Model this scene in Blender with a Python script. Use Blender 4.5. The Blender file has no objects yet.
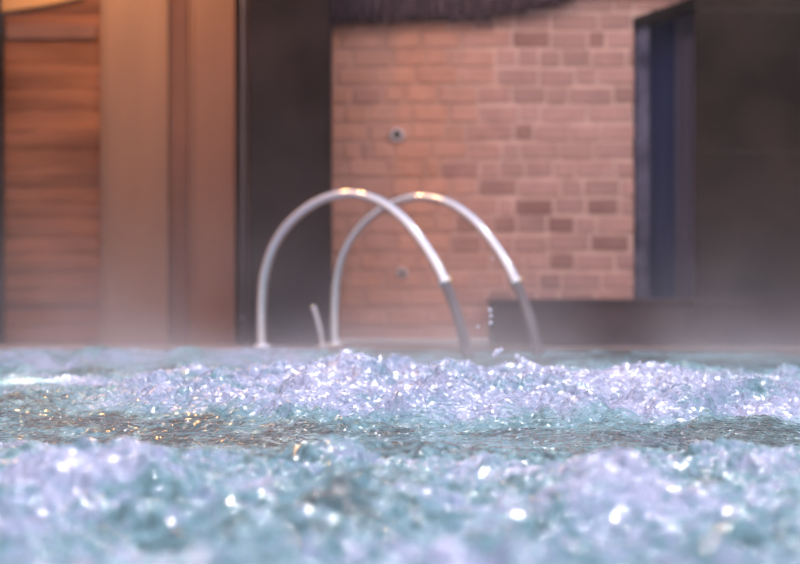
import bpy, bmesh, math, random
import numpy as np
from mathutils import Vector

random.seed(7)
C = bpy.context.scene.collection
SC = bpy.context.scene
CAM_H = 0.30
FPX = 2222.0


def P(px, py, d):
    """world point seen at a pixel of the photograph when it stands d metres away"""
    return Vector(((px - 400) / FPX * d, d, CAM_H - (py - 282) / FPX * d))


# ------------------------------------------------------------------ helpers
def link(name, me, mat=None, parent=None, smooth=False):
    o = bpy.data.objects.new(name, me)
    C.objects.link(o)
    if mat:
        me.materials.append(mat)
    if parent:
        o.parent = parent
    if smooth:
        me.polygons.foreach_set('use_smooth', [True] * len(me.polygons))
    return o


def from_bm(name, bm, mat, parent=None, smooth=False):
    me = bpy.data.meshes.new(name)
    bm.normal_update()
    bm.to_mesh(me)
    bm.free()
    return link(name, me, mat, parent, smooth)


def tag(o, label=None, cat=None, group=None, kind=None):
    if label: o['label'] = label
    if cat: o['category'] = cat
    if group: o['group'] = group
    if kind: o['kind'] = kind
    return o


def empty(name, loc):
    o = bpy.data.objects.new(name, None)
    o.location = loc
    o.empty_display_size = 0.1
    C.objects.link(o)
    return o


def box(bm, x0, x1, y0, y1, z0, z1, bevel=0.0, col=None, layer=None):
    vs = [bm.verts.new((x, y, z)) for x in (x0, x1) for y in (y0, y1) for z in (z0, z1)]
    idx = [(0, 1, 3, 2), (4, 6, 7, 5), (0, 4, 5, 1), (2, 3, 7, 6), (0, 2, 6, 4), (1, 5, 7, 3)]
    fs = [bm.faces.new([vs[i] for i in f]) for f in idx]
    if bevel > 0:
        es = set(e for f in fs for e in f.edges)
        r = bmesh.ops.bevel(bm, geom=list(es), offset=bevel, segments=2, affect='EDGES', profile=0.5)
        fs = list(set(r['faces']) | set(f for v_ in r['verts'] if v_.is_valid for f in v_.link_faces))
    if layer is not None:
        for f in fs:
            for l in f.loops:
                l[layer] = col
    return fs


def tube(bm, pts, radius, seg=20, caps=True):
    pts = [Vector(p) for p in pts]
    rings = []
    n = len(pts)
    t0 = (pts[1] - pts[0]).normalized()
    ref = Vector((0, 1, 0)) if abs(t0.y) < 0.9 else Vector((1, 0, 0))
    u = (ref - t0 * ref.dot(t0)).normalized()
    for i, p in enumerate(pts):
        t = (pts[min(i + 1, n - 1)] - pts[max(i - 1, 0)]).normalized()
        u = (u - t * u.dot(t)).normalized()
        v = t.cross(u)
        r = radius[i] if isinstance(radius, (list, tuple)) else radius
        rings.append([bm.verts.new(p + u * math.cos(a) * r + v * math.sin(a) * r)
                      for a in [2 * math.pi * k / seg for k in range(seg)]])
    for a, b in zip(rings, rings[1:]):
        for k in range(seg):
            bm.faces.new((a[k], a[(k + 1) % seg], b[(k + 1) % seg], b[k]))
    if caps:
        bm.faces.new(list(reversed(rings[0])))
        bm.faces.new(rings[-1])


def catmull(pts, sub=8):
    pts = [Vector(p) for p in pts]
    q = [pts[0] * 2 - pts[1]] + pts + [pts[-1] * 2 - pts[-2]]
    out = []
    for i in range(1, len(q) - 2):
        for k in range(sub):
            t = k / sub
            p0, p1, p2, p3 = q[i - 1:i + 3]
            out.append(0.5 * ((2 * p1) + (p2 - p0) * t + (2 * p0 - 5 * p1 + 4 * p2 - p3) * t * t
                              + (3 * p1 - p0 - 3 * p2 + p3) * t ** 3))
    out.append(pts[-1])
    return out


# ---- vectorised gradient noise -------------------------------------------
def gnoise(x, y, seed=0):
    rng = np.random.RandomState(seed)
    perm = rng.permutation(1024)
    ang = rng.rand(1024) * 2 * np.pi
    gx, gy = np.cos(ang), np.sin(ang)
    xi = np.floor(x).astype(np.int64); yi = np.floor(y).astype(np.int64)
    xf = x - xi; yf = y - yi
    u = xf * xf * xf * (xf * (xf * 6 - 15) + 10)
    v = yf * yf * yf * (yf * (yf * 6 - 15) + 10)

    def h(a, b):
        return perm[(perm[a & 1023] + b) & 1023]

    def g(a, b, dx, dy):
        k = h(a, b)
        return gx[k] * dx + gy[k] * dy
    n00 = g(xi, yi, xf, yf); n10 = g(xi + 1, yi, xf - 1, yf)
    n01 = g(xi, yi + 1, xf, yf - 1); n11 = g(xi + 1, yi + 1, xf - 1, yf - 1)
    a = n00 + u * (n10 - n00)
    b = n01 + u * (n11 - n01)
    return (a + v * (b - a)) * 1.5


def fbm(x, y, oct=4, seed=0, gain=0.5, lac=2.03):
    s = 0; a = 1.0; n = 0
    for i in range(oct):
        s = s + a * gnoise(x, y, seed + i); n += a
        x = x * lac + 13.7; y = y * lac - 7.1; a *= gain
    return s / n


def billow(x, y, oct=4, seed=0, gain=0.5, lac=2.1):
    s = 0; a = 1.0; n = 0
    for i in range(oct):
        s = s + a * np.abs(gnoise(x, y, seed + i)); n += a
        x = x * lac + 5.3; y = y * lac + 9.1; a *= gain
    return s / n


def sstep(a, b, x):  # smooth step, also for a > b
    t = np.clip((x - a) / (b - a), 0, 1)
    return t * t * (3 - 2 * t)


# ------------------------------------------------------------------ materials
def mat(name):
    m = bpy.data.materials.new(name)
    m.use_nodes = True
    nt = m.node_tree
    b = nt.nodes['Principled BSDF']
    return m, nt, b


def N(nt, t, **kw):
    n = nt.nodes.new(t)
    for k, v in kw.items():
        if k in n.inputs:
            n.inputs[k].default_value = v
        else:
            setattr(n, k, v)
    return n


def coords(nt, scale=(1, 1, 1)):
    t = N(nt, 'ShaderNodeTexCoord')
    m = N(nt, 'ShaderNodeMapping')
    m.inputs['Scale'].default_value = scale
    nt.links.new(t.outputs['Object'], m.inputs['Vector'])
    return m.outputs['Vector']


def noisy(name, c1, c2, scale=4.0, rough=0.6, stretch=(1, 1, 1), bump=0.3, detail=5, metallic=0.0, fine=40.0, bdist=0.01):
    m, nt, b = mat(name)
    v = coords(nt, stretch)
    n = N(nt, 'ShaderNodeTexNoise', Scale=scale, Detail=detail)
    nt.links.new(v, n.inputs['Vector'])
    r = N(nt, 'ShaderNodeValToRGB')
    r.color_ramp.elements[0].position = 0.35; r.color_ramp.elements[0].color = (*c1, 1)
    r.color_ramp.elements[1].position = 0.65; r.color_ramp.elements[1].color = (*c2, 1)
    nt.links.new(n.outputs['Fac'], r.inputs['Fac'])
    nt.links.new(r.outputs['Color'], b.inputs['Base Color'])
    b.inputs['Roughness'].default_value = rough
    b.inputs['Metallic'].default_value = metallic
    b.inputs['Specular IOR Level'].default_value = 0.5 if max(c1) > 0.1 or rough < 0.5 else 0.12
    n2 = N(nt, 'ShaderNodeTexNoise', Scale=fine, Detail=6)
    nt.links.new(v, n2.inputs['Vector'])
    bp = N(nt, 'ShaderNodeBump', Strength=bump, Distance=bdist)
    nt.links.new(n2.outputs['Fac'], bp.inputs['Height'])
    nt.links.new(bp.outputs['Normal'], b.inputs['Normal'])
    return m


WOOD = noisy('lit_wood', (0.10, 0.032, 0.012), (0.23, 0.080, 0.036), 3.2, 0.55, (0.35, 1, 2.5), 0.4)
BOARD = noisy('plain_board', (0.135, 0.054, 0.023), (0.20, 0.082, 0.036), 1.6, 0.5, (2.2, 1, 0.3), 0.2)
BOARD_RED = noisy('reddish_board', (0.13, 0.042, 0.014), (0.185, 0.064, 0.025), 1.6, 0.5, (2.2, 1, 0.3), 0.2)
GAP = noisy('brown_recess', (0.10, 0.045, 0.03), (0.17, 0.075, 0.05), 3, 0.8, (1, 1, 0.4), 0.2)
DARK = noisy('dark_column_cladding', (0.008, 0.004, 0.004), (0.020, 0.012, 0.012), 3.0, 0.7, (1, 1, 1), 0.3)
DARKWALL = noisy('dark_stone', (0.015, 0.009, 0.006), (0.034, 0.020, 0.015), 3.0, 0.75, (1, 1, 1), 0.4)
PLINTH = noisy('dark_plum_stone', (0.035, 0.018, 0.018), (0.06, 0.033, 0.032), 4.0, 0.7)
JOINT = noisy('joint_grey', (0.036, 0.026, 0.022), (0.05, 0.038, 0.031), 10.0, 0.8)
PIPEM = noisy('grey_painted_pipe', (0.05, 0.038, 0.045), (0.07, 0.055, 0.062), 6.0, 0.45)
BLUE = noisy('blue_grey_door', (0.015, 0.024, 0.085), (0.035, 0.04, 0.11), 2.0, 0.55, (3, 1, 0.4), 0.2)
BLUEP = noisy('mauve_grey_curtain', (0.13, 0.105, 0.16), (0.19, 0.15, 0.21), 2.0, 0.8, (3, 1, 0.4), 0.2)
JAMB = noisy('pale_jamb', (0.045, 0.04, 0.07), (0.13, 0.115, 0.165), 9.0, 0.7)
HEAD_SHADE = noisy('lintel_shade', (0.008, 0.005, 0.005), (0.016, 0.010, 0.009), 5.0, 0.8)  # near-black for the shade below the door head
THATCH = noisy('dark_thatch', (0.035, 0.02, 0.024), (0.085, 0.05, 0.058), 14.0, 0.85, (3, 1, 1), 0.5)
DECK = noisy('wet_deck_stone', (0.20, 0.13, 0.11), (0.34, 0.24, 0.20), 6.0, 0.3)
POOLM = noisy('pool_lining', (0.10, 0.32, 0.34), (0.16, 0.42, 0.44), 6.0, 0.4)
PALE = noisy('pale_plaster_ring', (0.42, 0.33, 0.31), (0.55, 0.45, 0.42), 20.0, 0.7)
HOLE = noisy('dark_hole', (0.015, 0.01, 0.01), (0.03, 0.02, 0.02), 20.0, 0.9)
LIT_BEAM = noisy('lamplit_beam', (0.30, 0.13, 0.03), (0.42, 0.20, 0.05), 3.0, 0.5, (0.4, 1, 2), 0.2)  # glow of the lit beam put into its gold colour

STEEL, nt, b = mat('polished_steel')
b.inputs['Base Color'].default_value = (0.72, 0.72, 0.74, 1)
b.inputs['Metallic'].default_value = 1.0
b.inputs['Roughness'].default_value = 0.14
n2 = N(nt, 'ShaderNodeTexNoise', Scale=60, Detail=3)
nt.links.new(coords(nt), n2.inputs['Vector'])
bp = N(nt, 'ShaderNodeBump', Strength=0.05, Distance=0.002)
nt.links.new(n2.outputs['Fac'], bp.inputs['Height'])
nt.links.new(bp.outputs['Normal'], b.inputs['Normal'])

DULL = noisy('dull_dark_grey_rail', (0.13, 0.105, 0.11), (0.19, 0.15, 0.155), 8.0, 0.45)
GLINT, nt, b = mat('joint_glint')  # gold colour stands for the lamp glint at the rail joint
b.inputs['Base Color'].default_value = (0.95, 0.66, 0.28, 1); b.inputs['Metallic'].default_value = 1.0
b.inputs['Roughness'].default_value = 0.25

# bricks: each brick's clay colour with lamplit warmth comes from a face-corner attribute
BRICK, nt, b = mat('handmade_brick')
at = N(nt, 'ShaderNodeAttribute', attribute_name='clay')
v = coords(nt)
n1 = N(nt, 'ShaderNodeTexNoise', Scale=14, Detail=5)
nt.links.new(v, n1.inputs['Vector'])
r = N(nt, 'ShaderNodeMapRange')
r.inputs['To Min'].default_value = 0.72; r.inputs['To Max'].default_value = 1.28
nt.links.new(n1.outputs['Fac'], r.inputs['Value'])
mx = N(nt, 'ShaderNodeVectorMath', operation='MULTIPLY')
nt.links.new(at.outputs['Color'], mx.inputs[0])
nt.links.new(r.outputs['Result'], mx.inputs[1])
# lime smears that veil the bond in patches
n3 = N(nt, 'ShaderNodeTexNoise', Scale=2.6, Detail=5)
nt.links.new(v, n3.inputs['Vector'])
r3_ = N(nt, 'ShaderNodeMapRange')
r3_.inputs['From Min'].default_value = 0.42; r3_.inputs['From Max'].default_value = 0.66; r3_.inputs['To Max'].default_value = 0.42
nt.links.new(n3.outputs['Fac'], r3_.inputs['Value'])
sm_ = N(nt, 'ShaderNodeMix', data_type='RGBA')
nt.links.new(r3_.outputs['Result'], sm_.inputs[0]); nt.links.new(mx.outputs['Vector'], sm_.inputs[6])
sm_.inputs[7].default_value = (0.46, 0.245, 0.195, 1)
nt.links.new(sm_.outputs[2], b.inputs['Base Color'])
b.inputs['Roughness'].default_value = 0.8
bp = N(nt, 'ShaderNodeBump', Strength=0.5, Distance=0.008)
nt.links.new(n1.outputs['Fac'], bp.inputs['Height'])
nt.links.new(bp.outputs['Normal'], b.inputs['Normal'])

# water
WATER, nt, b = mat('aerated_water')
fo = N(nt, 'ShaderNodeAttribute', attribute_name='foam')
cr = N(nt, 'ShaderNodeValToRGB')
e = cr.color_ramp.elements
e[0].position = 0.0; e[0].color = (0.07, 0.12, 0.125, 1)
e[1].position = 1.0; e[1].color = (0.49, 0.52, 0.67, 1)
k = cr.color_ramp.elements.new(0.36); k.color = (0.19, 0.36, 0.385, 1)
k = cr.color_ramp.elements.new(0.70); k.color = (0.35, 0.42, 0.55, 1)
v = coords(nt)
nf = N(nt, 'ShaderNodeTexNoise', Scale=34, Detail=6)
nt.links.new(v, nf.inputs['Vector'])
ma = N(nt, 'ShaderNodeMath', operation='MULTIPLY_ADD')
ma.inputs[1].default_value = 0.9; ma.inputs[2].default_value = -0.45
nt.links.new(nf.outputs['Fac'], ma.inputs[0])
ad = N(nt, 'ShaderNodeMath', operation='ADD', use_clamp=True)
nt.links.new(fo.outputs['Fac'], ad.inputs[0]); nt.links.new(ma.outputs[0], ad.inputs[1])
nt.links.new(ad.outputs[0], cr.inputs['Fac'])
nt.links.new(cr.outputs['Color'], b.inputs['Base Color'])
rr = N(nt, 'ShaderNodeMapRange')
rr.inputs['To Min'].default_value = 0.03; rr.inputs['To Max'].default_value = 0.10
nt.links.new(ad.outputs[0], rr.inputs['Value'])
nt.links.new(rr.outputs['Result'], b.inputs['Roughness'])
b.inputs['IOR'].default_value = 1.333
vo = N(nt, 'ShaderNodeTexVoronoi', Scale=70, feature='SMOOTH_F1')
nt.links.new(v, vo.inputs['Vector'])
nb = N(nt, 'ShaderNodeTexNoise', Scale=60, Detail=5)
nt.links.new(v, nb.inputs['Vector'])
sub = N(nt, 'ShaderNodeMath', operation='SUBTRACT')
nt.links.new(nb.outputs['Fac'], sub.inputs[0]); nt.links.new(vo.outputs['Distance'], sub.inputs[1])
bp = N(nt, 'ShaderNodeBump', Strength=0.9, Distance=0.012)
nt.links.new(sub.outputs[0], bp.inputs['Height'])
nt.links.new(bp.outputs['Normal'], b.inputs['Normal'])

DROP, nt, b = mat('clear_water_drop')
b.inputs['Base Color'].default_value = (0.95, 0.97, 1, 1)
b.inputs['Roughness'].default_value = 0.02
b.inputs['IOR'].default_value = 1.333
b.inputs['Transmission Weight'].default_value = 1.0

BUBBLE, nt, b = mat('foam_bubble')
b.inputs['Base Color'].default_value = (0.72, 0.74, 0.82, 1)
b.inputs['Roughness'].default_value = 0.06
b.inputs['IOR'].default_value = 1.333

# ------------------------------------------------------------------ setting
D_BRICK = 10.80
# deck beyond the pool
bm = bmesh.new()
lay_y = 9.86
box(bm, -5, 5, lay_y, 12.2, -0.6, 0.0, 0.004)
tag(from_bm('floor', bm, DECK), kind='structure')

bm = bmesh.new()
box(bm, -5, 5, lay_y - 0.03, lay_y + 0.28, 0.0003, 0.008, 0.002)
tag(from_bm('trim_1', bm, DECK), kind='structure')

# pool basin
bm = bmesh.new()
box(bm, -5, 5, -2.5, lay_y, -1.3, -1.2)
tag(from_bm('floor_pool', bm, POOLM), kind='structure')

# brick wall ---------------------------------------------------------------
bm = bmesh.new()
cl = bm.loops.layers.float_color.new('clay')
u = D_BRICK / FPX


def wx(px): return (px - 400) * u
def wz(py): return CAM_H - (py - 282) * u


mortar = (0.62, 0.39, 0.32, 1)
darks = [(512, 24, 551, 48), (588, 33, 606, 42), (474, 16, 496, 30), (514, 116, 534, 132), (514, 198, 554, 214),
         (478, 182, 518, 197), (586, 196, 620, 212), (547, 220, 575, 235), (493, 221, 517, 234), (450, 240, 482, 255),
         (549, 262, 575, 275), (352, 85, 382, 102), (441, 160, 480, 174), (590, 238, 630, 255), (360, 140, 372, 150)]
# backing with mortar colour, with the doorway (sloping head) left open
xl, xr = wx(322), 3.6
door_l, door_r = wx(634), wx(704)
zb = 0.022
ztop = 2.5
yb0, yb1 = D_BRICK + 0.007, D_BRICK + 0.30
for k in range(30):      # lime mortar: browner and smeared on the left, paler on the right
    xa = xl + (door_l - 0.004 - xl) * k / 30; xb = xl + (door_l - 0.004 - xl) * (k + 1) / 30
    tm = min(1, max(0, (k / 30 - 0.33) / 0.25))
    mc = Vector((0.47, 0.235, 0.165)).lerp(Vector(mortar[:3]), tm)
    box(bm, xa, xb, yb0, yb1, zb, ztop, 0, (*mc, 1), cl)
# masonry above the doorway
hz0, hz1 = wz(18), wz(-4)
vs = [bm.verts.new(p) for p in [(door_l - 0.004, yb0, hz0), (door_r, yb0, hz1), (door_r, yb0, ztop), (door_l - 0.004, yb0, ztop),
                                (door_l - 0.004, yb1, hz0), (door_r, yb1, hz1), (door_r, yb1, ztop), (door_l - 0.004, yb1, ztop)]]
for f in [(0, 1, 2, 3), (7, 6, 5, 4), (0, 4, 5, 1), (1, 5, 6, 2), (2, 6, 7, 3), (3, 7, 4, 0)]:
    ff = bm.faces.new([vs[i] for i in f])
    for l in ff.loops: l[cl] = mortar
pitch = 18.5
row = 0
rng = random.Random(11)
ypx = 354
while True:
    zc = wz(ypx)
    if zc > ztop - 0.05: break
    if zc - pitch * u / 2 < zb:
        ypx -= pitch; row += 1; continue
    x = 322 + (-20 if row % 2 else 0) + rng.uniform(-4, 4)
    forced = sorted([d_ for d_ in darks if abs((d_[1] + d_[3]) / 2 - ypx) <= pitch / 2])
    while x < 760:
        L = rng.choice([34, 37, 40, 43, 22]) if rng.random() < 0.7 else rng.uniform(18, 48)
        dark_here = False
        forced = [d_ for d_ in forced if d_[2] > x + 4]
        if forced:
            if forced[0][0] <= x + 3:
                L = forced[0][2] - x; dark_here = True
            elif x + L > forced[0][0] - 12:
                L = forced[0][0] - x
        x0, x1 = x + 1.7, x + L - 1.7
        x += L
        lim = 634 if ypx > 8 else 760
        x0 = max(x0, 323.5); x1 = min(x1, lim)
        if x1 - x0 < 5: continue
        cx = (x0 + x1) / 2
        # clay: orange to the left with lamplight painted in, dusky pink to the right
        t = min(1, max(0, (cx - 430) / 90))
        base = Vector((0.50, 0.215, 0.135)).lerp(Vector((0.42, 0.222, 0.19)), t)
        base = base * rng.uniform(0.82, 1.12) if t > 0.4 else base * rng.uniform(0.9, 1.08)
        if rng.random() < 0.12 and t > 0.3: base *= 0.72
        if dark_here:
                base = Vector((0.25, 0.115, 0.095)).lerp(base, 0.55 * (1 - t))
        g = rng.uniform(-2.2, 2.2)
        hgt = pitch * 0.5 - 1.8
        proud = rng.uniform(0, 0.003)
        box(bm, (x0 - 400) * u, (x1 - 400) * u, D_BRICK - proud, D_BRICK + 0.03,
            wz(ypx + hgt + g * .4), wz(ypx - hgt + g * .4), 0.004, (*base, 1), cl)
    ypx -= pitch; row += 1
tag(from_bm('wall_back', bm, BRICK), kind='structure')

# dark column between timber and brick ------------------------------------
bm = bmesh.new()
dc = 10.45; uc = dc / FPX
cx0, cx1 = (249 - 400) * uc, (330 - 400) * uc
box(bm, cx0, cx1, dc, dc + 0.6, 0.0, 2.5, 0.008)
for s in (0.33, 0.67):      # shallow recessed grooves between the cladding sheets
    xg = cx0 + (cx1 - cx0) * s
    box(bm, xg - 0.002, xg + 0.002, dc - 0.003, dc + 0.01, 0.03, 3.39)
tag(from_bm('wall_center', bm, DARK), kind='structure')

# wall behind the timber panels
bm = bmesh.new()
box(bm, -4.5, cx0, 10.86, 11.1, 0.0, 2.5)
tag(from_bm('wall_left', bm, GAP), kind='structure')

# right dark wall with wide joints ------------------------------------------
dr = 10.55; ur = dr / FPX
def rx(px): return (px - 400) * ur
def rz(py): return CAM_H - (py - 282) * ur
bm = bmesh.new()
box(bm, rx(696), 4.5, dr, dr + 0.07, 0.0, 2.5, 0.01)
wr = from_bm('wall_right', bm, DARKWALL); tag(wr, kind='structure')
bm = bmesh.new()
for py in (10, 152, 294):
    z = rz(py)
    box(bm, rx(700), 4.5, dr - 0.002, dr + 0.01, z - 0.005, z + 0.005, 0.0015)
ji = from_bm('joint', bm, JOINT, wr)

# doorway --------------------------------------------------------------------
dd = 11.0; ud = dd / FPX
door = empty('door_1', ((667 - 400) * ud, dd, 0.0)); tag(door, kind='structure')
ox, oy, oz = door.location
def dx(px): return (px - 400) * ud - ox
def dz(py): return CAM_H - (py - 282) * ud - oz
bm = bmesh.new()
box(bm, dx(645), dx(706), 0.0, 0.05, 0.0, dz(4) + 0.25, 0.004)
for i in range(3):
    x0 = dx(657 + i * 13)
    box(bm, x0, x0 + 10 * ud, -0.012, 0.0, 0.1, 1.6, 0.004)
from_bm('door_leaf', bm, BLUE, door)
bm = bmesh.new()   # gathered hanging in front of the right half
n = 70
ring = []
for i in range(n + 1):
    t = i / n
    x = dx(673) + (dx(704) - dx(673)) * t
    y = -0.07 + 0.005 * math.sin(t * 26) + 0.0012 * math.sin(t * 61 + 1)
    ring.append((bm.verts.new((x, y, 0.03)), bm.verts.new((x, y, dz(-2)))))
for a, b_ in zip(ring, ring[1:]):
    bm.faces.new((a[0], b_[0], b_[1], a[1]))
bmesh.ops.solidify(bm, geom=bm.faces[:], thickness=0.008)
bmesh.ops.recalc_face_normals(bm, faces=bm.faces[:])
from_bm('curtain', bm, BLUEP, door)
bm = bmesh.new()
box(bm, dx(634) - 0.01, dx(646), -0.16, 0.06, 0.0, dz(16), 0.006)
from_bm('door_jamb', bm, JAMB, door)
bm = bmesh.new()   # shadow under the sloping head, put in as a dark band
ya, yb = -0.21, 0.08
pts = [(door_l - ox - 0.004, wz(18) - oz), (door_r - ox, wz(-6) - oz), (door_r - ox, wz(8) - oz), (door_l - ox - 0.004, wz(28) - oz)]
f_ = [bm.verts.new((x, ya, z)) for x, z in pts]; k_ = [bm.verts.new((x, yb, z)) for x, z in pts]
bm.faces.new(f_); bm.faces.new(list(reversed(k_)))
for i in range(4):
    bm.faces.new((f_[i], k_[i], k_[(i + 1) % 4], f_[(i + 1) % 4]))
bmesh.ops.recalc_face_normals(bm, faces=bm.faces[:])
bmesh.ops.bevel(bm, geom=bm.edges[:], offset=0.004, segments=2, affect='EDGES')
from_bm('door_head_shade', bm, HEAD_SHADE, door)

# low plinth in front of the brick -------------------------------------------
dp = 10.42; up = dp / FPX
pl = empty('stone_ledge', ((492 - 400) * up, dp, 0.0))
tag(pl, 'low dark plum stone ledge running along the foot of the brick wall to the right', 'ledge')
bm = bmesh.new()
zt = CAM_H - (304 - 282) * up
box(bm, 0.0, (690 - 492) * up, 0.0, 0.36, 0.0, zt - 0.0005, 0.008)
box(bm, (690 - 492) * up, 3.6, 0.0, 0.125, 0.0, zt - 0.0005, 0.008)
from_bm('ledge_body', bm, PLINTH, pl)
bm = bmesh.new()
box(bm, -0.01, (690 - 492) * up, -0.012, 0.365, zt, zt + 0.022, 0.006)
box(bm, (690 - 492) * up, 3.6, -0.012, 0.125, zt, zt + 0.022, 0.006)
from_bm('ledge_top', bm, PLINTH, pl)

# timber panels on the left ---------------------------------------------------
dt = 10.72; ut = dt / FPX
def tx(px): return (px - 400) * ut
def tz(py): return CAM_H - (py - 282) * ut

sp = empty('slatted_panel', (tx(52), dt, 0.0))
tag(sp, 'orange timber panel of uneven horizontal boards at far left', 'panel')
lines = [-155, -122, -90, -58, -30, -2, 14, 40, 64, 89, 110, 131, 149, 168, 187, 203, 218, 237, 255, 272, 289, 307, 325, 345]
r2 = random.Random(4)
bm = bmesh.new()
for a, b_ in zip(lines, lines[1:]):
    za, zb_ = tz(a), tz(b_)
    if zb_ < 0: zb_ = 0.0
    x0, x1 = tx(5) - sp.location.x, tx(100) - sp.location.x
    nseg, mseg = 10, 8
    til = r2.uniform(-0.016, 0.016); r2b = r2.uniform(0.001, 0.007)
    grid = []
    for i in range(mseg + 1):
        t = i / mseg
        z = zb_ + 0.003 + (za - zb_ - 0.006) * t
        bulge = r2b * math.sin(math.pi * t) ** 0.6 if 0 < t < 1 else 0
        grid.append([bm.verts.new((x0 + (x1 - x0) * j / nseg, -bulge + r2.uniform(-.0015, .0015),
                                   z + til * (j / nseg - .5) * (1 if 0 < i < mseg else .2) + 0.004 * math.sin(j * 1.3 + za * 9))) for j in range(nseg + 1)])
    for i in range(mseg):
        for j in range(nseg):
            bm.faces.new((grid[i][j], grid[i][j + 1], grid[i + 1][j + 1], grid[i + 1][j]))
box(bm, tx(4) - sp.location.x, tx(101) - sp.location.x, 0.004, 0.05, 0, 2.5)
from_bm('board', bm, WOOD, sp, True)
bm = bmesh.new()
o_ = [(tx(4), tz(13)), (tx(50), tz(6)), (tx(86), tz(-2)), (tx(86), tz(-14)), (tx(50), tz(-10)), (tx(4), tz(-2))]
f_ = [bm.verts.new((x - sp.location.x, -0.06, z - 0.0)) for x, z in o_]
k_ = [bm.verts.new((x - sp.location.x, -0.002, z - 0.0)) for x, z in o_]
bm.faces.new(f_); bm.faces.new(list(reversed(k_)))
for i in range(6):
    bm.faces.new((f_[i], k_[i], k_[(i + 1) % 6], f_[(i + 1) % 6]))
bmesh.ops.recalc_face_normals(bm, faces=bm.faces[:])
tb = from_bm('top_rail', bm, LIT_BEAM, sp); tb['label'] = 'slanting top rail with golden lamplight in its colour'


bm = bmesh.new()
box(bm, tx(6) - sp.location.x, tx(97) - sp.location.x, -0.030, 0.0, tz(40), tz(25), 0.010)  # brown strip standing in for the shadow band on the boards
kb = from_bm('shadow_strip', bm, GAP, sp); kb['label'] = 'dark brown strip put in for the shadow on the boards'


def plain_panel(px0, px1, m, label, y=dt - 0.02):
    o = empty('timber_cladding', (tx((px0 + px1) / 2), y, 0.0))
    w = (px1 - px0) * ut / 2
    bm = bmesh.new()
    box(bm, -w, w, 0, 0.06, 0, 2.5, 0.006)
    from_bm('sheet', bm, m, o)
    bm = bmesh.new()
    for s in (-1, 1):
        box(bm, s * (w - 0.012) - 0.010, s * (w - 0.012) + 0.010, -0.010, 0.0, 0.0, 2.5, 0.003)
    from_bm('edge_batten', bm, m, o)
    tag(o, label, 'panel')
    return o


plain_panel(101, 169, BOARD, 'smooth orange timber panel between the slatted boards and dark vertical gap')
plain_panel(189, 236, BOARD_RED, 'narrow reddish-brown timber panel beside the thin grey pipe')

bm = bmesh.new()
box(bm, tx(167), tx(188), dt + 0.004, dt + 0.05, 0.0, 2.5, 0.002)
fs_ = from_bm('trim_2', bm, GAP); tag(fs_, kind='structure')

bm = bmesh.new()
box(bm, tx(-9), tx(3.6), dt - 0.12, dt + 0.0, 0.0, 2.5, 0.006)
tag(from_bm('timber_post', bm, DARK), 'dark upright post at the far left edge beside the slatted boards', 'post')
# more boards carry on beyond the frame to the left
o2 = empty('slatted_panel', (tx(-100), dt, 0.0))
o2['label'] = 'orange timber panel of horizontal boards left of the dark post'
o2['category'] = 'panel'
bm = bmesh.new()
for k_i in range(21):
    box(bm, -0.42, 0.42, -0.02, 0.02, 0.003 + k_i * 0.115, 0.113 + k_i * 0.115, 0.012)
from_bm('board', bm, WOOD, o2)

# thin pipe
pp = empty('drain_pipe', ((243.5 - 400) / FPX * 10.5, 10.5, 0.0))
tag(pp, 'thin grey vertical pipe between reddish timber panel and dark column', 'pipe')
bm = bmesh.new(); tube(bm, [(0, 0, 0), (0, 0, 0.8), (0, 0, 1.6), (0, 0, 2.5)], 0.0105, 16)
from_bm('pipe', bm, PIPEM, pp, True)
for z in (0.12, 2.0):
    bm = bmesh.new(); tube(bm, [(0, 0, z), (0, 0, z + 0.03)], 0.015, 16)
    box(bm, -0.006, 0.006, 0.009, 0.10, z + 0.008, z + 0.022, 0.001)
    from_bm('bracket', bm, PIPEM, pp)

# ragged overhang ------------------------------------------------------------
do = 10.55; uo = do / FPX
ov = empty('roof_overhang', ((425 - 400) * uo, do + 0.17, CAM_H + (282 - 6) * uo))
tag(ov, 'dark ragged-edged thatch overhang hanging above the brick wall', 'overhang')
bm = bmesh.new()
r3 = random.Random(5)
x = 331.0
while x < 575:
    edge = 23 - (x - 331) * 0.042 if x < 560 else 7
    if x > 480: edge -= (x - 480) * 0.16
    for lay in range(3):
        w = r3.uniform(3.0, 6.5)
        e_ = edge + r3.uniform(-4.0, 2.5) - lay * 2
        xx = (x + r3.uniform(-2, 2) - 425) * uo
        z1 = (6 - e_) * uo
        y0 = 0.015 + lay * 0.016
        tube(bm, [(xx, y0, 0.14), (xx + r3.uniform(-.004, .004), y0 - 0.01, 0.05), (xx + r3.uniform(-.008, .008), y0 - 0.012, z1 * 0.5 + 0.01),
                  (xx + r3.uniform(-.012, .012), y0 - 0.008, z1)],
             [w * uo * .55, w * uo * .55, w * uo * .42, w * uo * .12], 6)
    x += r3.uniform(2.5, 4.5)
from_bm('fringe', bm, THATCH, ov, True)
bm = bmesh.new()
box(bm, (331 - 425) * uo, (700 - 425) * uo, -0.0, 0.075, 0.10, 0.26, 0.01)
from_bm('eave_board', bm, THATCH, ov)

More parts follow.
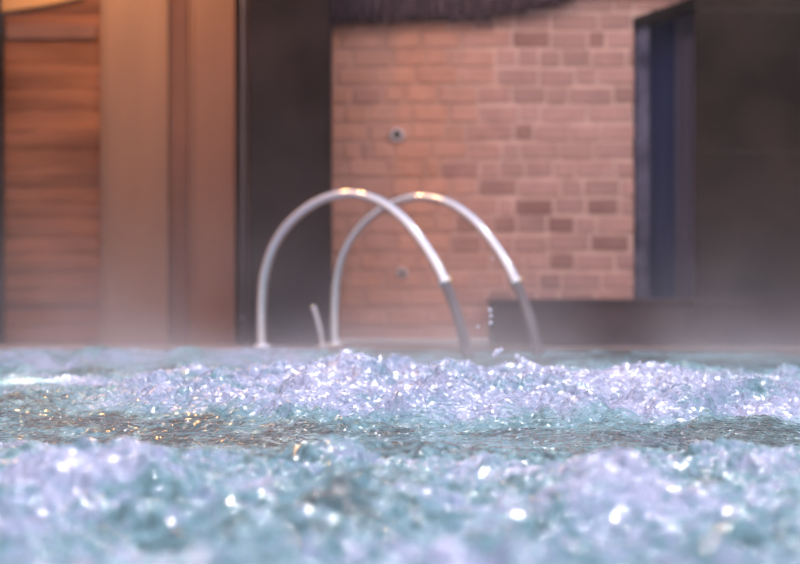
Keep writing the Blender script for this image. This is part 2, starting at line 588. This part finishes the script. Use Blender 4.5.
# pale wall fittings with a hole --------------------------------------------
def fitting(px, py, label, r=0.030):
    o = empty('wall_fitting', (wx(px), D_BRICK - 0.008, wz(py)))
    tag(o, label, 'fitting', 'pale round fittings on the brick wall')
    bm = bmesh.new()
    n = 24
    prof = [(r, 0.014), (r * 0.95, -0.004), (r * 0.7, -0.010), (r * 0.56, -0.008), (r * 0.5, 0.012)]
    rings = [[bm.verts.new((q * math.cos(2 * math.pi * k / n) * (1.15 if q > r * .8 else 1), y, q * math.sin(2 * math.pi * k / n)))
              for k in range(n)] for q, y in prof]
    for a, b_ in zip(rings, rings[1:]):
        for k in range(n):
            bm.faces.new((a[k], a[(k + 1) % n], b_[(k + 1) % n], b_[k]))
    bmesh.ops.recalc_face_normals(bm, faces=bm.faces[:])
    from_bm('ring', bm, PALE, o, True)
    bm = bmesh.new()
    tube(bm, [(0, 0.012, 0), (0, 0.004, 0)], r * 0.6, 16)
    from_bm('hole', bm, HOLE, o)
fitting(397, 135, 'pale round fitting with a dark hole on the brick wall above the handrails', 0.034)
fitting(402, 273, 'small pale round fitting low on the brick wall seen through the handrails', 0.026)

# handrails --------------------------------------------------------------------
pa = [(262, 350), (261.5, 325), (262, 300), (265, 272), (275, 243), (293, 219), (318, 201), (347, 193.5), (375, 199),
      (399, 215), (420, 239), (437, 266), (451, 297), (461, 328), (468, 356), (472, 375)]
dA, dB = 9.98, 9.28
raw = [P(px, py, dA + (dB - dA) * (px - 262) / 210) for px, py in pa]
orig = Vector((raw[0].x, raw[0].y, 0.008))
raw[0].z = 0.008
curve = [p - orig for p in catmull(raw, 8)]


def sub_curve(i0, i1): return curve[i0:i1 + 1]


rail = empty('pool_handrail', orig)
split = int(len(curve) * 0.762)
bm = bmesh.new(); tube(bm, curve[:split + 1], 0.0215, 24)
from_bm('tube', bm, STEEL, rail, True)
bm = bmesh.new(); tube(bm, curve[split:], 0.0220, 24)  # lower section in a duller, darker grey
lo = from_bm('lower_section', bm, DULL, rail, True); lo['label'] = 'dull dark grey lower end of the rail'
bm = bmesh.new()
tube(bm, [(0, 0, 0.0), (0, 0, 0.006), (0, 0, 0.016), (0, 0, 0.022)], [0.050, 0.050, 0.036, 0.0245], 28)
from_bm('floor_flange', bm, STEEL, rail, True)
# joint collar on the pool side
ci = int(len(curve) * 0.762)
t = (curve[ci + 1] - curve[ci - 1]).normalized()
bm = bmesh.new()
tube(bm, [curve[ci] - t * 0.016, curve[ci] - t * 0.012, curve[ci] + t * 0.012, curve[ci] + t * 0.016], [0.024, 0.028, 0.028, 0.024], 24)
from_bm('collar', bm, STEEL, rail, True)
bm = bmesh.new()
kp = curve[ci] + Vector((0.022, -0.012, 0.006))
bmesh.ops.create_uvsphere(bm, u_segments=16, v_segments=10, radius=0.011)
for v_ in bm.verts: v_.co += kp
kb = from_bm('glint_knob', bm, GLINT, rail, True); kb['label'] = 'small knob coloured gold for the lamp glint on the joint'
tag(rail, 'polished steel arched pool handrail standing nearer and further left', 'handrail', 'pair of arched pool handrails')
r2_ = rail.copy(); C.objects.link(r2_)
r2_.location = orig + Vector((0.318, 0.36, 0.0))
for ch in list(rail.children):
    c = ch.copy(); C.objects.link(c); c.parent = r2_
r2_['label'] = 'polished steel arched pool handrail standing behind on the right, nearer the ledge'

# short bent steel piece beside the rails
st = [P(313, 306, 10.1), P(316, 315, 10.1), P(319.5, 328, 10.1), P(322, 340, 10.1), P(323, 348, 10.1)]
st[-1].z = 0.008
so = Vector(st[-1])
sb = empty('short_rail', so)
tag(sb, 'short thin bent steel rail end between the two handrails', 'rail')
bm = bmesh.new(); tube(bm, [p - so for p in catmull(st, 5)], 0.011, 14)
from_bm('tube', bm, STEEL, sb, True)
bm = bmesh.new(); tube(bm, [(0, 0, 0), (0, 0, 0.006), (0, 0, 0.012)], [0.028, 0.028, 0.013], 20)
from_bm('floor_flange', bm, STEEL, sb, True)

# ------------------------------------------------------------------ water
ys = [-2.5, -1.5, -0.5, 0.3, 0.8, 1.1]
y = 1.3
while y < 9.7:
    ys.append(y); y += 0.0017 * y
ys.append(9.8)
Y1 = np.array(ys)
xin = np.arange(-2.1, 2.1001, 0.0042)
xo = 2.1 + np.cumsum(0.0042 * 1.06 ** np.arange(1, 60)); xo = xo[xo < 5]
xo = np.append(xo, 5.0)
X1 = np.concatenate([-xo[::-1], xin, xo])
X, Y = np.meshgrid(X1, Y1)


def water_field(X, Y):
    wxx = X + 0.05 * fbm(X * 5, Y * 5, 2, 31); wyy = Y + 0.08 * fbm(X * 5, Y * 5, 2, 41)
    # boiling zones
    wide = 0.55 * (1 - sstep(-0.75, -0.15, X))
    far = sstep(4.75, 5.25, -wide + Y + 0.25 * fbm(X * 1.3, Y * .5, 2, 3)) * (1 - sstep(6.9, 7.8, Y))
    far = far * (0.35 + 0.65 * sstep(-1.2, -0.3, X)) * (1 - 0.35 * sstep(0.7, 1.2, X))
    near = 1 - sstep(3.7, 4.35, Y + 0.2 * fbm(X * 1.5, Y, 2, 5))
    back = sstep(7.2, 8.0, Y)
    z = 0.022 * fbm(wxx * 2.3, wyy * 1.6, 3, 11)
    big = billow(wxx * 3.6, wyy * 2.4, 4, 51, 0.55)
    z += far * (0.014 + 0.145 * big)
    z += near * (0.004 + 0.095 * billow(wxx * 4.5, wyy * 3.5, 4, 61, 0.5))
    left = sstep(0.25, -0.35, X)
    z += back * 0.004 * left + back * (0.045 + 0.045 * left) * billow(wxx * 4, wyy * 2, 3, 71)
    # individual boils
    for (cx, cy, h, sx, sy) in [(-0.12, 6.2, 0.072, 0.09, 0.28), (0.15, 6.3, 0.026, 0.16, 0.3), (0.42, 6.2, 0.022, 0.13, .3), (0.68, 6.0, 0.022, 0.12, .3),
                                (0.93, 5.7, 0.030, 0.12, 0.22), (0.78, 5.6, 0.020, 0.1, 0.2), (-0.46, 6.1, 0.012, 0.12, 0.3),
                                (-0.43, 3.2, 0.055, 0.14, 0.28), (0.29, 3.1, 0.045, 0.10, 0.24), (-0.72, 4.25, 0.026, 0.07, 0.12),
                                (0.55, 3.3, 0.015, 0.12, 0.2), (-1.15, 8.4, 0.02, 0.3, 0.3)]:
        z += h * np.exp(-((X - cx) / sx) ** 2 - ((Y - cy) / sy) ** 2)
    act = np.clip(far + near + 0.45 * back, 0, 1)
    # crinkled small-scale water
    z += (0.25 + 0.75 * act) * 0.020 * billow(wxx * 16, wyy * 11, 3, 81, 0.6)
    z += (0.20 + 0.80 * act) * 0.0105 * billow(wxx * 42, wyy * 30, 2, 91, 0.6)
    z += (0.006 + 0.005 * sstep(0, -0.5, X)) * (1 - act) * fbm(wxx * 9, wyy * 16, 3, 101)
    foam = 0.70 * far + 0.29 * near + (0.04 + 0.46 * sstep(0.1, -0.4, X)) * back + 0.10
    foam = foam + 0.40 * fbm(X * 6, Y * 4, 3, 111) + near * 0.45 * fbm(X * 32, Y * 17, 3, 131) + 0.50 * fbm(X * 2.6, Y * 1.6, 2, 121)
    for (cx, cy, f_, sx, sy) in [(-0.43, 3.2, 0.34, 0.17, 0.40), (0.29, 3.1, 0.36, 0.12, 0.35), (-0.11, 6.2, 0.2, 0.12, 0.4), (0.7, 2.7, 0.25, 0.2, 0.4), (-0.72, 4.25, 0.2, 0.08, 0.15)]:
        foam = foam + f_ * np.exp(-((X - cx) / sx) ** 2 - ((Y - cy) / sy) ** 2)
    return z - 0.03, np.clip(foam, 0, 1)


Z, F = water_field(X, Y)
Z[Y > 9.5] = np.minimum(Z[Y > 9.5], 0.012)
ny, nx = X.shape
co = np.stack([X, Y, Z], -1).reshape(-1, 3).astype(np.float32)
i = np.arange((ny - 1) * (nx - 1)); rI = i // (nx - 1); cI = i % (nx - 1)
a = rI * nx + cI
quads = np.stack([a, a + 1, a + nx + 1, a + nx], -1).astype(np.int32)
me = bpy.data.meshes.new('pool_water')
me.vertices.add(len(co)); me.vertices.foreach_set('co', co.ravel())
me.loops.add(quads.size); me.loops.foreach_set('vertex_index', quads.ravel())
me.polygons.add(len(quads))
me.polygons.foreach_set('loop_start', np.arange(0, quads.size, 4, dtype=np.int32))
me.polygons.foreach_set('use_smooth', np.ones(len(quads), dtype=bool))
me.update(calc_edges=True)
fa = me.attributes.new('foam', 'FLOAT', 'POINT')
fa.data.foreach_set('value', F.reshape(-1).astype(np.float32))
tag(link('pool_water', me, WATER), 'churning turquoise and lavender foaming water filling the spa pool', 'water', kind='stuff')

# foam beads clinging to the boils: nobody could count them
rg = np.random.RandomState(5)
nb_ = 16000
bx_ = rg.uniform(-1.9, 1.9, nb_); by_ = np.where(rg.rand(nb_) < 0.5, rg.uniform(5.3, 7.4, nb_), rg.uniform(2.3, 4.4, nb_))
bz_, bf_ = water_field(bx_, by_)
keep = bf_ > 0.45
bx_, by_, bz_ = bx_[keep], by_[keep], bz_[keep]
bm = bmesh.new()
bmesh.ops.create_icosphere(bm, subdivisions=1, radius=1.0)
sv = np.array([v.co[:] for v in bm.verts]); sf = np.array([[v.index for v in f.verts] for f in bm.faces]); bm.free()
rad = 0.0012 + 0.0035 * rg.rand(len(bx_)) ** 2
V = (sv[None] * rad[:, None, None] + np.stack([bx_, by_, bz_ + rad * .3], -1)[:, None]).reshape(-1, 3)
Fc = (sf[None] + (np.arange(len(bx_)) * len(sv))[:, None, None]).reshape(-1, 3)
me = bpy.data.meshes.new('foam_beads')
me.from_pydata(V.tolist(), [], Fc.tolist())
tag(link('foam_beads', me, BUBBLE, smooth=True), 'tiny pale foam beads scattered over the churning pool water', 'foam', kind='stuff')

# splash drops in the air
bm = bmesh.new(); bmesh.ops.create_uvsphere(bm, u_segments=14, v_segments=10, radius=1.0)
dme = bpy.data.meshes.new('water_drop'); bm.to_mesh(dme); bm.free()
dme.materials.append(BUBBLE); dme.polygons.foreach_set('use_smooth', [True] * len(dme.polygons))
DROPSCALE = 0.75
drops = [(490, 310, 7.4, .008, 'column'), (491, 316, 7.4, .007, 'column'), (490.5, 323, 7.4, .008, 'column'),
         (497, 352, 6.4, .011, 'crest'), (501, 350, 6.4, .008, 'crest'), (494, 355, 6.4, .008, 'crest'),
         (517, 357, 6.4, .010, 'crest'), (521, 360, 6.4, .008, 'crest'), (478, 327, 7.0, .005, 'crest'), (493, 259, 7.4, .004, 'rail')]
lab = {'column': 'clear water drop in the short vertical string in front of the ledge end',
       'crest': 'clear splash drop leaping just above the foam crest right of the handrails',
       'rail': 'tiny clear drop in the air between the handrail tops and ledge'}
grp = {'column': 'vertical string of drops by the ledge', 'crest': 'splash drops above the foam crest', 'rail': None}
for k, (px, py, d, r_, w) in enumerate(drops):
    o = bpy.data.objects.new('water_drop', dme); C.objects.link(o)
    o.location = P(px, py, d); o.scale = (r_ * DROPSCALE, r_ * DROPSCALE, r_ * DROPSCALE * 1.15)
    tag(o, lab[w], 'drop', grp[w])

# ------------------------------------------------------------------ steam
bm = bmesh.new()
box(bm, -3.9, 3.9, 6.9, 10.40, 0.0, 1.9)
sm = bpy.data.materials.new('steam'); sm.use_nodes = True
nt = sm.node_tree; nt.nodes.remove(nt.nodes['Principled BSDF'])
out = nt.nodes['Material Output']
vs_ = N(nt, 'ShaderNodeVolumeScatter')
vs_.inputs['Color'].default_value = (0.93, 0.87, 0.89, 1)
vs_.inputs['Anisotropy'].default_value = 0.2
tc = N(nt, 'ShaderNodeTexCoord')
n1 = N(nt, 'ShaderNodeTexNoise', Scale=1.7, Detail=3)
nt.links.new(tc.outputs['Object'], n1.inputs['Vector'])
mr = N(nt, 'ShaderNodeMapRange')
mr.inputs['From Min'].default_value = 0.38; mr.inputs['From Max'].default_value = 0.68
mr.inputs['To Min'].default_value = 0.02; mr.inputs['To Max'].default_value = 1.0
nt.links.new(n1.outputs['Fac'], mr.inputs['Value'])
sx = N(nt, 'ShaderNodeSeparateXYZ'); nt.links.new(tc.outputs['Object'], sx.inputs[0])
# fall-off with height: exp(-z/h)
dv = N(nt, 'ShaderNodeMath', operation='MULTIPLY'); dv.inputs[1].default_value = -5.0
nt.links.new(sx.outputs['Z'], dv.inputs[0])
ex = N(nt, 'ShaderNodeMath', operation='EXPONENT'); nt.links.new(dv.outputs[0], ex.inputs[0])
m1 = N(nt, 'ShaderNodeMath', operation='MULTIPLY_ADD'); m1.inputs[1].default_value = 0.28; m1.inputs[2].default_value = 0.012
nt.links.new(ex.outputs[0], m1.inputs[0])
# a denser layer hugging the water
dv2 = N(nt, 'ShaderNodeMath', operation='MULTIPLY'); dv2.inputs[1].default_value = -20.0
nt.links.new(sx.outputs['Z'], dv2.inputs[0])
ex2 = N(nt, 'ShaderNodeMath', operation='EXPONENT'); nt.links.new(dv2.outputs[0], ex2.inputs[0])
m1b = N(nt, 'ShaderNodeMath', operation='MULTIPLY_ADD'); m1b.inputs[1].default_value = 0.25
nt.links.new(ex2.outputs[0], m1b.inputs[0]); nt.links.new(m1.outputs[0], m1b.inputs[2])
m2 = N(nt, 'ShaderNodeMath', operation='MULTIPLY')
nt.links.new(mr.outputs['Result'], m2.inputs[0]); nt.links.new(m1b.outputs[0], m2.inputs[1])
nt.links.new(m2.outputs[0], vs_.inputs['Density'])
nt.links.new(vs_.outputs[0], out.inputs['Volume'])
tag(from_bm('steam', bm, sm), 'thin pale steam drifting over the far side of the pool', 'steam', kind='stuff')

# ------------------------------------------------------------------ light
w = bpy.data.worlds.new('World'); SC.world = w; w.use_nodes = True
nt = w.node_tree
bg = nt.nodes['Background']
tc = N(nt, 'ShaderNodeTexCoord'); sx = N(nt, 'ShaderNodeSeparateXYZ')
nt.links.new(tc.outputs['Generated'], sx.inputs[0])
# overcast sky: dim towards the horizon, brighter overhead
cr = N(nt, 'ShaderNodeValToRGB')
cr.color_ramp.elements[0].position = 0.05; cr.color_ramp.elements[0].color = (0.14, 0.10, 0.10, 1)
cr.color_ramp.elements[1].position = 0.75; cr.color_ramp.elements[1].color = (0.80, 0.86, 1.20, 1)
k = cr.color_ramp.elements.new(0.3); k.color = (0.50, 0.50, 0.64, 1)
nt.links.new(sx.outputs['Z'], cr.inputs['Fac'])
# added sky glows: wall fill from behind, rail sheen from right and left
def lobe(direction, power, color, prev):
    d_ = N(nt, 'ShaderNodeVectorMath', operation='DOT_PRODUCT')
    nt.links.new(tc.outputs['Generated'], d_.inputs[0]); d_.inputs[1].default_value = Vector(direction).normalized()
    mx_ = N(nt, 'ShaderNodeMath', operation='MAXIMUM'); nt.links.new(d_.outputs['Value'], mx_.inputs[0]); mx_.inputs[1].default_value = 0
    pw_ = N(nt, 'ShaderNodeMath', operation='POWER'); nt.links.new(mx_.outputs[0], pw_.inputs[0]); pw_.inputs[1].default_value = power
    sc_ = N(nt, 'ShaderNodeVectorMath', operation='SCALE'); sc_.inputs[0].default_value = color; nt.links.new(pw_.outputs[0], sc_.inputs['Scale'])
    ad_ = N(nt, 'ShaderNodeVectorMath', operation='ADD'); nt.links.new(prev, ad_.inputs[0]); nt.links.new(sc_.outputs[0], ad_.inputs[1])
    return ad_.outputs[0]
o1 = lobe((0.1, -1, 0.35), 2.0, (1.4, 1.2, 1.22), cr.outputs['Color'])
o1 = lobe((0.6, 0.1, 0.8), 8.0, (1.5, 1.55, 1.9), o1)
o1 = lobe((-0.85, -0.35, 0.35), 4.0, (0.95, 0.62, 0.52), o1)
nt.links.new(o1, bg.inputs['Color'])
bg.inputs['Strength'].default_value = 0.85


def light(name, kind, loc, energy, color, **kw):
    l = bpy.data.lights.new(name, kind); l.energy = energy; l.color = color
    for k_, v_ in kw.items(): setattr(l, k_, v_)
    o = bpy.data.objects.new(name, l); o.location = loc; C.objects.link(o)
    return o


def aim(o, target):
    o.rotation_euler = (Vector(target) - o.location).to_track_quat('-Z', 'Y').to_euler()


s = light('sun', 'SUN', (0, 0, 5), 2.0, (1.0, 0.95, 0.97), angle=math.radians(2)); s.rotation_euler = Vector((0.20, 1.2, 1.0)).to_track_quat('Z', 'Y').to_euler()
warm = (1.0, 0.47, 0.12)
light('warm_lamp', 'POINT', (-1.50, 9.85, 1.95), 26, warm, shadow_soft_size=0.05)
light('warm_lamp', 'POINT', (-1.12, 9.60, 1.95), 22, warm, shadow_soft_size=0.05)
a_ = light('warm_downlight', 'SPOT', (-1.3, 9.3, 2.6), 18, (1.0, 0.60, 0.30), spot_size=math.radians(75), spot_blend=0.9, shadow_soft_size=0.05)
aim(a_, (-1.35, 10.7, 1.3))
cool = (0.90, 0.93, 1.0)
light('wall_lamp', 'POINT', (0.9, 9.3, 2.7), 22, cool, shadow_soft_size=0.04)
light('wall_lamp', 'POINT', (2.1, 9.3, 2.7), 22, (1.0, 0.95, 0.85), shadow_soft_size=0.04)
a_ = light('patch_spot', 'SPOT', (-1.6, 8.6, 2.3), 1700, (1.0, 0.86, 0.72), spot_size=math.radians(8), spot_blend=0.6, shadow_soft_size=0.05)  # unseen spot added to whiten one patch of water
aim(a_, (-1.17, 6.75, 0.0))

# ------------------------------------------------------------------ camera
cam = bpy.data.cameras.new('camera'); co_ = bpy.data.objects.new('camera', cam); C.objects.link(co_)
cam.sensor_width = 36; cam.lens = FPX * 36 / 800
co_.location = (0, 0, CAM_H); co_.rotation_euler = (math.pi / 2, 0, 0)
cam.dof.use_dof = True; cam.dof.focus_distance = 4.9; cam.dof.aperture_fstop = cam.lens / 31.0
cam.clip_start = 0.05
SC.camera = co_

SC.view_settings.view_transform = 'Standard'; SC.view_settings.look = 'None'
SC.view_settings.gamma = 1; SC.view_settings.use_curve_mapping = False
SC.view_settings.exposure = 0.0
SC.cycles.use_denoising = True
SC.cycles.max_bounces = 8
SC.cycles.volume_bounces = 1
SC.cycles.volume_step_rate = 2.0
